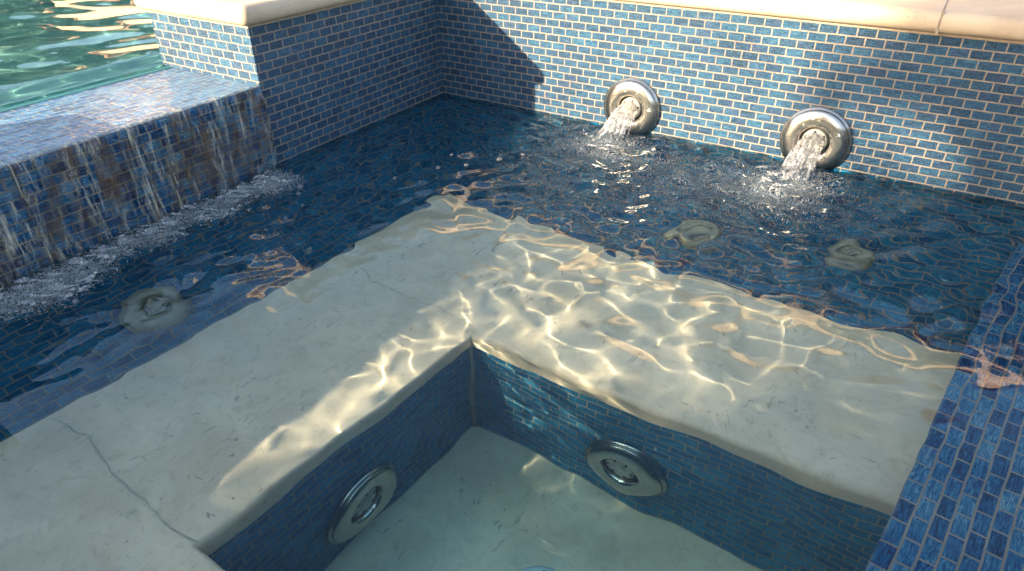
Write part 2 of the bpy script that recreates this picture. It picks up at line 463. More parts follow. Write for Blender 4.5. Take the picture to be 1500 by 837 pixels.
# reclined tiled seat backs: upright for one tile, then sloping out to the seat
def xb(y): return 8.2 + (y + 10.8) * .075
m = MB(); N = 12
ys = np.linspace(0, 1, N + 1)
def backpt(s, q):      # q 0..1 down the slope
    top_ = (0.2 + s * (XR - .2), 0.0, -.98); bot_ = (8.2 + s * (40.5 - 8.2) * 1.0, -10.8 - 1.0 * min(1, s * 2), ZB - .02)
    return tuple(top_[k] + q * (bot_[k] - top_[k]) for k in range(3))
SL = math.hypot(11.3, 5)
for i in range(N):
    a, b = ys[i], ys[i + 1]
    P = [backpt(a, 1), backpt(b, 1), backpt(b, 0), backpt(a, 0)]
    m.quad(P, [(P[0][0], -SL), (P[1][0], -SL), (P[2][0], 0), (P[3][0], 0)])
m.quad([(XL, -.012, -.99), (XR, -.012, -.99), (XR, -.012, -.02), (XL, -.012, -.02)], [(XL, -.99 - H), (XR, -.99 - H), (XR, -.02 - H), (XL, -.02 - H)])
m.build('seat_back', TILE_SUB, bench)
m = MB()
def sidept(s, q):
    y_t, y_b = s * YN, -10.8 + s * (YN + 10.8)
    top_ = (XL, y_t, -.98); bot_ = (xb(y_b), y_b, ZB - .02)
    return tuple(top_[k] + q * (bot_[k] - top_[k]) for k in range(3))
SL2 = math.hypot(7, 5)
for i in range(N):
    a, b = ys[i], ys[i + 1]
    P = [sidept(b, 1), sidept(a, 1), sidept(a, 0), sidept(b, 0)]
    m.quad(P, [(P[0][1], -SL2), (P[1][1], -SL2), (P[2][1], 0), (P[3][1], 0)])
m.quad([(XL + .012, YN, -.99), (XL + .012, 0, -.99), (XL + .012, 0, -.02), (XL + .012, YN, -.02)], [(YN, -.99 - H), (0, -.99 - H), (0, -.02 - H), (YN, -.02 - H)])
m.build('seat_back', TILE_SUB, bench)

# hairline joints in the plaster
def ribbon(name, pts, w, mat, parent, z, seed):
    r = random.Random(seed); P = []
    for (x0, y0), (x1, y1) in zip(pts, pts[1:]):
        k = max(2, int(math.hypot(x1 - x0, y1 - y0) / .35))
        for i in range(k): P.append((x0 + (x1 - x0) * i / k, y0 + (y1 - y0) * i / k))
    P.append(pts[-1])
    Q = []
    for i, (x, y) in enumerate(P):
        a = P[max(0, i - 1)]; b = P[min(len(P) - 1, i + 1)]
        d = Vector((b[0] - a[0], b[1] - a[1])).normalized(); nrm = Vector((-d.y, d.x))
        j = r.uniform(-.07, .07); ww = w * r.uniform(.6, 1.2)
        Q.append((x + nrm.x * (j + ww), y + nrm.y * (j + ww), x + nrm.x * (j - ww), y + nrm.y * (j - ww)))
    m = MB()
    for a, b in zip(Q, Q[1:]):
        m.quad([(a[0], a[1], z), (a[2], a[3], z), (b[2], b[3], z), (b[0], b[1], z)])
    o = m.build(name, mat, parent)
    # face up
    bm = bmesh.new(); bm.from_mesh(o.data); bmesh.ops.recalc_face_normals(bm, faces=bm.faces[:])
    for f in bm.faces:
        if f.normal.z < 0: f.normal_flip()
    bm.to_mesh(o.data); bm.free()
CRACK = simple('worn_joint', (.44, .39, .30), .9, var=.25, scale=50)
ribbon('joint_line', [(6.6, -35.5), (8.4, -35.3), (9.9, -35.5), (11.3, -35.9), (12.8, -35.9), (14.3, -36.1), (16.3, -36.05)], .034, CRACK, bench, ZB + .05, 3)
ribbon('joint_line', [(9.4, -20.2), (11, -20.75), (13.4, -20.8), (15.3, -20.9), (17.5, -21.3)], .02, CRACK, bench, ZB + .05, 5)

m = MB(); m.quad([(14, -40, ZF), (44, -40, ZF), (44, -19, ZF), (14, -19, ZF)])
tag(m.build('floor', PLASTER), 'pale plaster floor of the footwell under the water', 'floor', kind='structure')

# ------------------------------------------------------------------ submerged ledge on the right
t = tag(empty('tiled_ledge', (0, 0, 0)), 'wide shallow ledge of blue mosaic running along the right side', 'ledge')
e0, e1 = Vector((31.4, -58.0)), Vector((39.6, -.05))
d = (e1 - e0); LEN = d.length; d.normalize(); nrm = Vector((d.y, -d.x))
def lp(a, q, z): p = e0 + d * a + nrm * q; return (p.x, p.y, z)
m = MB()
qs = 17
bv = .06
m.quad([lp(0, bv, ZL), lp(0, qs, ZL), lp(LEN, 9, ZL), lp(LEN, bv, ZL)], [(0, bv - .03), (0, qs), (LEN, 9), (LEN, bv - .03)])
m.quad([lp(0, 0, ZL - bv), lp(0, bv, ZL), lp(LEN, bv, ZL), lp(LEN, 0, ZL - bv)], [(0, .03), (0, .06), (LEN, .06), (LEN, .03)])
m.build('tiled_top', TILE_LEDGE, t)
m = MB()
m.quad([lp(LEN, 1.0, ZF), lp(0, 1.0, ZF), lp(0, 0, ZL - bv), lp(LEN, 0, ZL - bv)], [(LEN, ZF), (0, ZF), (0, ZL), (LEN, ZL)])
m.build('tiled_side', TILE_LEDGE, t)

# ------------------------------------------------------------------ jets
def lathe(prof, seg=56):
    bm = bmesh.new(); rings = []
    for r, z in prof:
        if r < 1e-6: rings.append([bm.verts.new((0, 0, z))])
        else: rings.append([bm.verts.new((r * math.cos(2 * PI * i / seg), r * math.sin(2 * PI * i / seg), z)) for i in range(seg)])
    for A, B in zip(rings, rings[1:]):
        for i in range(seg):
            j = (i + 1) % seg
            if len(A) == 1 and len(B) == 1: continue
            if len(A) == 1: bm.faces.new([A[0], B[i], B[j]])
            elif len(B) == 1: bm.faces.new([A[i], A[j], B[0]])
            else: bm.faces.new([A[i], A[j], B[j], B[i]])
    bmesh.ops.recalc_face_normals(bm, faces=bm.faces[:])
    return bm

def make_jet():
    """spa jet lying on z=0, facing +z: rolled steel flange, throat ring, perforated face plate"""
    r = tag(empty('spa_jet', (0, 0, 0)), 'x', 'spa jet')
    R = 2.03
    arc = [(R * .985, 0), (R, .10), (R * .992, .20), (R * .93, .245), (R * .925, .27)]
    for a in np.linspace(0, 1, 13):      # domed ring, high near its middle, rolling into the throat
        ang = a * PI * .93
        arc.append((1.39 + .49 * math.cos(ang) - .12 * math.sin(ang), .27 + .27 * math.sin(ang)))
    arc += [(.86, .22), (.84, .02)]
    fl = bm_obj('flange', lathe(arc), STEEL, r)
    th = bm_obj('throat', lathe([(.86, .10), (.80, .16), (.76, .10), (.74, -.02), (0, -.04)], 40), DARK, r)
    bm = lathe([(.72, .02), (.72, .22), (.66, .29), (.50, .31), (.46, .25), (.27, .25), (.24, .33), (.10, .35), (0, .35)], 48)
    noz = bm_obj('nozzle', bm, NOZ, r)
    for k in range(6):
        a = 2 * PI * k / 6 + .3
        bm = bmesh.new(); bmesh.ops.create_cone(bm, cap_ends=True, segments=14, radius1=.085, radius2=.085, depth=.05)
        for v in bm.verts: v.co += Vector((.58 * math.cos(a), .58 * math.sin(a), .295))
        bm_obj('jet_hole', bm, DARK, noz, smooth=False)
    return r

def copy_tree(o, parent=None):
    c = o.copy(); C.objects.link(c); c.parent = parent
    for k in ('is_caustics_receiver',):
        setattr(c.cycles, k, getattr(o.cycles, k))
    for ch in list(o.children): copy_tree(ch, c)
    return c

def orient(nv, spin=0.0):
    z = Vector(nv).normalized(); x = Vector((0, 0, 1)).cross(z)
    x = x.normalized() if x.length > 1e-4 else Vector((1, 0, 0))
    y = z.cross(x); M = Matrix((x, y, z)).transposed().to_4x4()
    return M @ Matrix.Rotation(spin, 4, 'Z')

J1, J2, ZJ = 16.3, 28.2, 1.52
bn = Vector((0, -5, 11)).normalized(); ln = Vector((5, 0, 7)).normalized()
nb = (0, -.42, .91); nl = (.58, 0, .81)
JETS = [((J1, 0, ZJ), (0, -1, 0), 'gushing steel jet nearest the shaded corner, its rim in full sun', 1, 'spouting jets on the back wall'),
        ((J2, 0, ZJ), (0, -1, 0), 'gushing steel jet on the right of the back wall, near the deep blue tiles', 1, 'spouting jets on the back wall'),
        ((26.3, -21.64, -11.9), (.008, -1, 0), 'submerged steel jet low on the right riser by the patch of sun', 1, 'submerged jets in the footwell'),
        ((17.02, -29.3, -12.3), (1, -.09, 0), 'submerged steel jet low on the shaded left riser of the footwell', 1, 'submerged jets in the footwell'),
        ((24.3, -8.4, -4.62), nb, 'blurred jet under churning sunlit water below the two spouts', .72, 'jets in the seat backs'),
        ((32.1, -6.9, -3.95), nb, 'dim jet in the deep blue reclined back right of the spouts', .55, 'jets in the seat backs'),
        ((4.75, -29.2, -4.15), nl, 'greenish jet under dark water in front of the waterfall', .78, 'jets in the seat backs')]
proto = make_jet()
for i, (p, nv, lab, sc, g) in enumerate(JETS):
    o = proto if i == 0 else copy_tree(proto)
    o.matrix_world = Matrix.Translation([c * S for c in p]) @ orient(nv, .35 * i) @ Matrix.Scale(sc, 4)
    o['label'] = lab; o['group'] = g
    if i >= 4:
        for ch in o.children:
            if ch.name.startswith('flange'):
                ch.data = ch.data.copy(); ch.data.materials[0] = CREAM
            if ch.name.startswith('throat'):
                ch.data = ch.data.copy(); ch.data.materials[0] = OLIVE
            if ch.name.startswith('nozzle'):
                ch.data = ch.data.copy(); ch.data.materials[0] = CREAM

# drain cover on the floor
t = tag(empty('floor_drain', (25.35, -28.0, ZF)), 'round white drain cover on the footwell floor', 'drain')
DRAINM = simple('white_drain_plastic', (.62, .66, .64), .5, var=.06)
bm_obj('cover', lathe([(1.55, 0), (1.55, .06), (1.42, .16), (.9, .27), (0, .30)], 48), DRAINM, t)
for k in range(10):
    a = 2 * PI * k / 10
    bm = bmesh.new(); bmesh.ops.create_cube(bm, size=1)
    for v in bm.verts:
        q = Vector((v.co.x * .50 + 1.0, v.co.y * .16, v.co.z * .08 + .245)); q.rotate(Quaternion((0, 0, 1), a)); v.co = q
    bm_obj('slot', bm, DARK, t, smooth=False)

# ------------------------------------------------------------------ water
rng = np.random.default_rng(5)
def field(x, y, n, l0, l1, slope, seed, aniso=None):
    r = np.random.default_rng(seed); z = np.zeros_like(x)
    for i in range(n):
        lam = math.exp(r.uniform(math.log(l0), math.log(l1))); k = 2 * PI / lam
        th = r.uniform(0, 2 * PI) if aniso is None else r.normal(aniso[0], aniso[1])
        z += slope / k * math.sqrt(2.0 / n) * np.sin(k * (x * math.cos(th) + y * math.sin(th)) + r.uniform(0, 2 * PI))
    return z
P1, P2 = (15.75, -2.0), (27.9, -2.15)
def spa_height(x, y):
    wx = x + field(x, y, 6, 3, 7, .25, 91); wy = y + field(x, y, 6, 3, 7, .25, 92)
    r1 = np.hypot(wx - P1[0], wy - P1[1]); r2 = np.hypot(wx - P2[0], wy - P2[1])
    jet = (np.exp(-(r1 / 7.5) ** 2) + np.exp(-(r2 / 7.5) ** 2)) * np.clip(-y / 1.6, .3, 1)
    wide = np.exp(-(r1 / 13) ** 2) + np.exp(-(r2 / 13) ** 2)
    inw = np.clip((y + 37) / 4, 0, 1)
    fall = np.exp(-np.clip(x - .5, 0, None) / 4.5) * inw
    z = field(wx, wy, 16, 3.2, 8, .022, 1)
    z += field(wx, wy, 26, 1.5, 3.0, .115, 2) * np.clip(wide, 0, 1)
    z += field(wx, wy, 20, 1.0, 1.9, .07, 12) * np.clip(wide, 0, 1)
    z += field(wx, wy, 10, 1.4, 3.0, .012, 6)
    z += field(wx, wy, 30, 1.2, 3.4, .255, 3) * np.clip(jet, 0, 1.1)
    z += field(wx, wy, 20, .5, 1.0, .11, 33) * np.clip(jet, 0, 1.1)
    z += field(wx, wy, 28, .9, 2.6, .15, 4) * np.clip(fall + .35 * np.exp(-((x - 5) / 6) ** 2) * inw, 0, 1)
    z += .065 * np.exp(-r1 / 7) * np.sin(2 * PI * r1 / 1.55) + .075 * np.exp(-r2 / 8) * np.sin(2 * PI * r2 / 1.6)
    z += .016 * np.exp(-x / 6) * inw * np.sin(2 * PI * (x + .4 * np.sin(y * .9)) / 1.35)
    # mounds where the streams plunge
    z += .16 * np.exp(-((x - P1[0]) ** 2 + (y - P1[1]) ** 2) / 1.2) + .16 * np.exp(-((x - P2[0]) ** 2 + (y - P2[1]) ** 2) / 1.3)
    return z
x = np.concatenate([np.arange(-.6, 41, .085), np.arange(41, XR + .5, .25)])
y = np.concatenate([np.arange(YN - .4, -46, .28), np.arange(-46, .55, .085)])
X, Y = np.meshgrid(x, y)
co, q = grid_mesh('w', X, Y, spa_height(X, Y))
def close_box(co, q, nx, ny, zbot):
    idx = np.arange(nx * ny).reshape(ny, nx)
    ring = np.concatenate([idx[0, :-1], idx[:-1, -1], idx[-1, :0:-1], idx[:0:-1, 0]])
    low = co[ring].copy(); low[:, 2] = zbot
    b = len(co); m_ = len(ring); k = np.arange(m_); k2 = (k + 1) % m_
    side = np.stack([ring, b + k, b + k2, ring[k2]], -1)
    c4 = np.array([[co[idx[0, 0], 0], co[idx[0, 0], 1], zbot], [co[idx[0, -1], 0], co[idx[0, -1], 1], zbot],
                   [co[idx[-1, -1], 0], co[idx[-1, -1], 1], zbot], [co[idx[-1, 0], 0], co[idx[-1, 0], 1], zbot]])
    b2 = b + m_
    bot = np.array([[b2 + 3, b2 + 2, b2 + 1, b2]])
    return np.concatenate([co, low, c4]), np.concatenate([q, side, bot])
co, q = close_box(co, q, len(x), len(y), -17.5)
o = link_mesh('water', np_mesh('water', co * S, q), WATER, caustic=False)
tag(o, 'clear rippled water filling the spa', 'water', kind='structure')
o.cycles.is_caustics_caster = True

# pool
ZP = W + .42
def pool_height(x, y):
    z = field(x, y, 14, 4, 12, .030, 21, (2.6, .5)) + field(x, y, 16, 2.0, 5, .030, 22, (2.3, .6))
    edge = np.clip((x - (XL - PT - 1.6)) / 1.7, 0, 1)
    calm = np.clip((XL - PT - 1.0 - x) / 2.2, 0, 1)
    return ZP + z * calm - .34 * edge * edge * (3 - 2 * edge)
x = np.concatenate([np.arange(-230, -60, 2.0), np.arange(-60, -12.5, .3), np.arange(-12.5, XL - PT + .25, .12)])
y = np.concatenate([np.arange(-160, -44, 2.0), np.arange(-44, 12, .3), np.arange(12, 90, 2.0)])
X, Y = np.meshgrid(x, y)
co, q = grid_mesh('p', X, Y, pool_height(X, Y))
co, q = close_box(co, q, len(x), len(y), -19.0)
o = link_mesh('pool_water', np_mesh('pool_water', co * S, q), WATER, caustic=False)
tag(o, 'teal swimming pool water beyond the spillway', 'water', kind='structure')
o.cycles.is_caustics_caster = True
m = MB()
px0, px1, py0, py1 = -228, XL - PT - .4, -158, 88
m.quad([(px0, py0, -11), (px1, py0, -11), (px1, py1, -11), (px0, py1, -11)])
tag(m.build('pool_floor', POOLP), 'teal plaster floor of the swimming pool', 'floor', kind='structure')
m = MB()
for a, b in (((px0, py0), (px0, py1)), ((px0, py1), (px1, py1)), ((px1, py0), (px0, py0))):
    m.quad([(a[0], a[1], -11), (b[0], b[1], -11), (b[0], b[1], 7), (a[0], a[1], 7)])
m.quad([(px1, -L, -11), (px1, py1, -11), (px1, py1, 4), (px1, -L, 4)]); m.quad([(px1, py0, -11), (px1, -36, -11), (px1, -36, 4), (px1, py0, 4)])
tag(m.build('pool_wall', POOLP), 'teal plaster sides of the swimming pool', 'pool wall', kind='structure')

# the colour water takes with depth: even absorption through each body of water, up to just over its ripples
def depth_body(name, x0, x1, y0, y1, z0, z1, mat, label):
    m = MB(); box_faces(m, x0, x1, y0, y1, z0, z1)
    tag(m.build(name, mat), label, 'water', kind='stuff')
depth_body('water_depth', -.8, XR + .6, YN - .6, .7, -17.8, .34, TINT, 'blue green body of the spa water below its surface')
depth_body('pool_depth', -231, XL - PT + .1, -161, 91, -19.4, ZP + .3, TINTP, 'teal body of the pool water below its surface')

# falling sheet on the spillway face
ny, nz = 640, 110
yy = np.linspace(-36.1, -L - .02, ny); zz = np.linspace(-.35, W + .06, nz)
Y, Z = np.meshgrid(yy, zz)
drop = (W - Z)
lean = Y + .10 * np.sin(drop * 1.3 + Y * .7) + .03 * drop
th = .10 + .020 * drop
r = np.random.default_rng(8)
streak = np.zeros_like(Y)
for i in range(46):
    k = 2 * PI / math.exp(r.uniform(math.log(.16), math.log(1.3))); kz = r.uniform(.25, .95) * r.choice([-1, 1])
    streak += np.sin(k * lean + kz * Z * 1.6 + r.uniform(0, 6.3)) * (1.5 / k ** .55)
streak *= .030
gate = .35 + .65 * np.clip(.5 + .5 * np.sin(Y * .63 + 1.1) + .35 * np.sin(Y * 1.9 + 2), 0, 1)
disp = th + streak * gate * np.clip(drop / .5 + .15, 0, 1)
for yc, amp, w_ in ((-17.42, .34, .16), (-21.35, .24, .10), (-24.6, .12, .14), (-28.9, .12, .16), (-19.4, .08, .12), (-33.2, .16, .14)):
    c = yc - .05 * drop + .03 * np.sin(drop * 3.1 + yc)
    disp += amp * np.exp(-((Y - c) / w_) ** 2) * np.clip(drop / .8, 0, 1) * (.75 + .35 * np.sin(drop * 4.0 + yc * 3))
disp += .06 * np.clip(drop, 0, 5) ** .5 - .02
Xs = XL + np.clip(disp, .012, None)
# top edge rolls back on to the weir
Xs[-1] = XL - .05; Xs[-2] = XL + .03; Xs[-3] = XL + .06
co, q = grid_mesh('f', Xs, Y, Z)
b = len(co); co2 = co.copy(); co2[:, 0] = XL - .3
idx = np.arange(ny * nz).reshape(nz, ny)
ring = np.concatenate([idx[0, :-1], idx[:-1, -1], idx[-1, :0:-1], idx[:0:-1, 0]])
r2 = np.roll(ring, -1)
side = np.stack([ring, ring + b, r2 + b, r2], -1)
q = np.concatenate([q, q[:, ::-1] + b, side])
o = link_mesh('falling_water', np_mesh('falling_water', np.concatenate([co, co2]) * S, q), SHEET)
tag(o, 'thin streaky sheet of water falling over the spillway edge into the spa', 'waterfall')

# ------------------------------------------------------------------ streams from the two upper jets
def ico(sub):
    bm = bmesh.new(); bmesh.ops.create_icosphere(bm, subdivisions=sub, radius=1)
    v = np.array([p.co[:] for p in bm.verts]); f = np.array([[p.index for p in fc.verts] for fc in bm.faces]); bm.free()
    return v, f
IV1, IF1 = ico(1); IV2, IF2 = ico(2)
def spheres(pts, rad, iv, if_, squash=1.0):
    n = len(pts)
    sc = np.stack([rad, rad, rad * squash], -1)
    co = (pts[:, None, :] + iv[None] * sc[:, None, :]).reshape(-1, 3)
    f = (if_[None] + (np.arange(n) * len(iv))[:, None, None]).reshape(-1, if_.shape[1])
    return co, f
def stream(xj, P, seed, label):
    r = np.random.default_rng(seed)
    pts, rad = [], []
    for s in range(70):
        a = r.uniform(0, 2 * PI); q0 = .50 * math.sqrt(r.uniform(0, 1)); spread = r.uniform(.9, 2.3)
        ox, oz = q0 * math.cos(a), q0 * math.sin(a)
        vy = r.uniform(.75, 1.25); ph = r.uniform(0, 6)
        for tt in np.linspace(0, 1, 48):
            zc = ZJ + oz * (1 + (spread - 1) * tt) + .10 * tt - 1.95 * tt ** 1.7
            yc = -.32 - (abs(P[1]) - .30) * vy * tt ** .85
            xc = xj + (P[0] - xj) * tt + ox * (1 + (spread - 1) * tt)
            w = .035 * math.sin(tt * 9 + ph)
            if zc < -.35: break
            pts.append((xc + w, yc, zc + w * .6)); rad.append((.115 - .03 * tt) * r.uniform(.7, 1.2))
    co, f = spheres(np.array(pts), np.array(rad), IV1, IF1)
    me = np_mesh('water_stream', co * S, f)
    o = link_mesh('water_stream', me, FROTH)
    md = o.modifiers.new('fuse', 'REMESH'); md.mode = 'VOXEL'; md.voxel_size = .0021; md.use_smooth_shade = True
    md = o.modifiers.new('calm', 'SMOOTH'); md.factor = .5; md.iterations = 2
    tag(o, label, 'water stream', 'streams gushing from the jets')
stream(J1, P1, 31, 'frothy sunlit water gushing from the jet nearest the shaded corner')
stream(J2, P2, 32, 'frothy water gushing from the right-hand jet on the back wall')

# ------------------------------------------------------------------ foam and bubbles
r = np.random.default_rng(77)
P, R = [], []
def hz(xv, yv): return spa_height(np.array([xv]), np.array([yv]))[0]
cl = [(-18.5, 2.2, .8, 620), (-19.4, 1.7, .5, 300), (-20.6, 1.0, .5, 220), (-21.6, 1.3, .5, 260), (-22.9, 2.3, .55, 330), (-24.0, 1.5, .4, 160), (-25.2, .9, .6, 260), (-26.5, 1.9, .5, 260), (-27.6, .9, .5, 240), (-28.9, 1.3, .5, 240), (-30.2, 1.6, .5, 320), (-31.3, 2.4, .6, 460), (-32.4, 2.6, .6, 520), (-33.6, 2.0, .6, 420), (-35, 1.2, .7, 260)]
_cp = [(r.uniform(0, 2 * PI), 2 * PI / math.exp(r.uniform(math.log(.35), math.log(1.6))), r.uniform(0, 2 * PI)) for _ in range(14)]
def clump(xv, yv):       # where the froth gathers into strands and leaves clear water between
    return sum(math.sin(k * (xv * math.cos(a) + yv * math.sin(a)) + p) for a, k, p in _cp) / 3.0
def froth_at(cx, cy, sx, sy, n, fine):
    for i in range(n):
        xv = cx + r.normal(0, sx); yv = cy + r.normal(0, sy)
        if xv < .35 or yv > (-.3 if xv > 6 else -17.35): continue
        if clump(xv, yv) < r.uniform(-.2, .75): continue
        P.append((xv, yv)); R.append(min(.035, .0098 * math.exp(r.normal(0, .4))) if fine else min(.15, .045 * math.exp(r.normal(0, .5))))
for yc, xc, w_, n in cl:
    for k in range(9):       # ragged patches, dense by the wall and thinning outwards
        px_, py_ = .35 + abs(r.normal(0, .35)) + r.uniform(0, 1) ** 1.3 * xc * 1.35, r.normal(yc, w_)
        froth_at(px_, py_, .20, .30, int(n * 2.0), True)
        froth_at(px_, py_, .25, .35, int(n * .012) + 1, False)
    for k in range(3):       # loose rafts drifting off
        froth_at(r.uniform(1.2, 3.6), r.normal(yc, w_), .16, .34, int(n * .30), True)
for (cx, cy), n in (((P1[0] - .2, P1[1] - .4), 10), ((P2[0] - .3, P2[1] - .5), 12), ((P2[0] - .9, P2[1] - 2.1), 10), ((P1[0] + .4, P1[1] - 1.6), 6)):
    for k in range(n):
        px_, py_ = r.normal(cx, .6), r.normal(cy, .45)
        froth_at(px_, py_, .28, .18, 420, True); froth_at(px_, py_, .3, .2, 4, False)
P = np.array(P); R = np.array(R)
pts = np.column_stack([P, spa_height(P[:, 0], P[:, 1]) + R * .3])
co, f = spheres(pts, R, IV1, IF1, .8)
o = link_mesh('foam', np_mesh('foam', co * S, f), FOAMB)
tag(o, 'white foam along the foot of the waterfall and under the jets', 'foam', kind='stuff')
# clouds of fine air under the surface
P, R = [], []
for yc, xc, w_, n in cl:
    for i in range(int(n * 4.5)):
        yv = r.normal(yc, w_); xv = abs(r.normal(0, .6)) + r.uniform(0, xc)
        if xv < .2 or yv > -17.35: continue
        P.append((xv + .2, yv, -.12 - abs(r.normal(0, .55)))); R.append(.018 * math.exp(r.normal(0, .4)))
for (cx, cy), n, w_ in ((P1, 2600, 1.1), (P2, 3200, 1.2), ((P2[0] - .9, P2[1] - 2.2), 2000, 1.2)):
    for i in range(n):
        xv, yv = r.normal(cx, w_), r.normal(cy - .7, w_)
        if yv > -.3: continue
        P.append((xv, yv, -.15 - abs(r.normal(0, .7)))); R.append(.017 * math.exp(r.normal(0, .4)))
for (cx, cy), n, sx, sy in (((P1[0] + .4, P1[1] - 1.2), 13000, 2.0, 1.5), ((P2[0] - .8, P2[1] - 1.6), 17000, 2.3, 1.7), ((22, -5.5), 14000, 4.2, 2.0)):
    xv = r.normal(cx, sx, n); yv = r.normal(cy, sy, n); ok = yv < -.35
    P += list(zip(xv[ok], yv[ok], -.18 - np.abs(r.normal(0, .8, ok.sum())))); R += list(.010 * np.exp(r.normal(0, .3, ok.sum())))
co, f = spheres(np.array(P), np.array(R), IV1, IF1)
o = link_mesh('air_bubbles', np_mesh('air_bubbles', co * S, f), MICRO)
tag(o, 'clouds of tiny air bubbles under the foam', 'bubbles', kind='stuff')

# ------------------------------------------------------------------ surroundings: ground, decks, house, trees
GZ = 6.4
DECK = simple('sandstone_paving', (.45, .38, .29), .8, var=.2, scale=3)
GRASS = simple('lawn', (.05, .085, .025), .95, var=.4, scale=2)
m = MB()
G = 60000
hx0, hx1, hy0, hy1 = -252, 85, -182, 112
for a in ((-G, hx0, -G, G), (hx1, G, -G, G), (hx0, hx1, -G, hy0), (hx0, hx1, hy1, G)):
    m.quad([(a[0], a[2], GZ), (a[1], a[2], GZ), (a[1], a[3], GZ), (a[0], a[3], GZ)])
tag(m.build('ground', GRASS), 'lawn round the pool terrace', 'ground', kind='structure')
m = MB()
for a in ((hx0, px0, hy0, hy1), (px0, px1, hy0, py0), (px0, px1, py1, hy1), (px1, hx1, hy0, YN - 8), (px1, hx1, 8.7, hy1), (XR + 8.7, hx1, YN - 8, 8.7)):
    m.quad([(a[0], a[2], GZ + .3), (a[1], a[2], GZ + .3), (a[1], a[3], GZ + .3), (a[0], a[3], GZ + .3)])
tag(m.build('terrace', DECK), 'sandstone paving round the pool', 'paving', kind='structure')

# house across the terrace, its front in the evening sun
STUC = simple('warm_stucco', (.66, .45, .28), .9, var=.06, scale=2)
ROOFM = simple('clay_roof', (.30, .13, .07), .8, var=.3, scale=9)
FRAME = simple('white_frame', (.75, .73, .70), .5, var=.03)
t = NT('window_glass'); b_ = t.bsdf(Roughness=.05, Metallic=0.0); b_.inputs['Base Color'].default_value = (.03, .04, .05, 1); PANE = t.m
def mbox(x0, x1, y0, y1, z0, z1):      # metres
    m = MB(); box_faces(m, *(v / S for v in (x0, x1, y0, y1, z0, z1))); return m
hs = tag(empty('house', (0, 0, 0)), 'two-storey peach stucco house with clay roof across the terrace', 'house')
hx, hX, hy, hY, g = -14.6, 4.6, 9.2, 17.0, GZ * S
mbox(hx, hX, hy, hY, g, g + 6.0).build('wall', STUC, hs)
mbox(-22.5, hx - .01, hy + .3, hY - 1, g, g + 3.3).build('wall', STUC, hs)
mbox(-22.9, hx - .01, hy - .1, hY - .6, g + 3.31, g + 3.5).build('roof', ROOFM, hs)
m = MB(); q = [c / S for c in (hx - .5, hX + .5, hy - .5, hY + .5, g + 6.01, g + 8.0, 3.6)]
a = (q[0], q[2], q[4]); b = (q[1], q[2], q[4]); c = (q[1], q[3], q[4]); d_ = (q[0], q[3], q[4])
my = (q[2] + q[3]) / 2; e = (q[0] + q[6], my, q[5]); f = (q[1] - q[6], my, q[5])
m.quad([a, b, f, e]); m.quad([c, d_, e, f]); m.quad([b, c, f]); m.quad([d_, a, e]); m.quad([d_, c, b, a])
m.build('roof', ROOFM, hs)
for z0 in (.9, 3.7):
    for k in range(6):
        xw = hx + 1.6 + k * 3.1
        fr = mbox(xw - .07, xw + 1.37, hy - .06, hy + .02, g + z0 - .07, g + z0 + 1.57).build('window', FRAME, hs)
        mbox(xw, xw + 1.3, hy - .075, hy - .05, g + z0, g + z0 + 1.5).build('pane', PANE, fr)

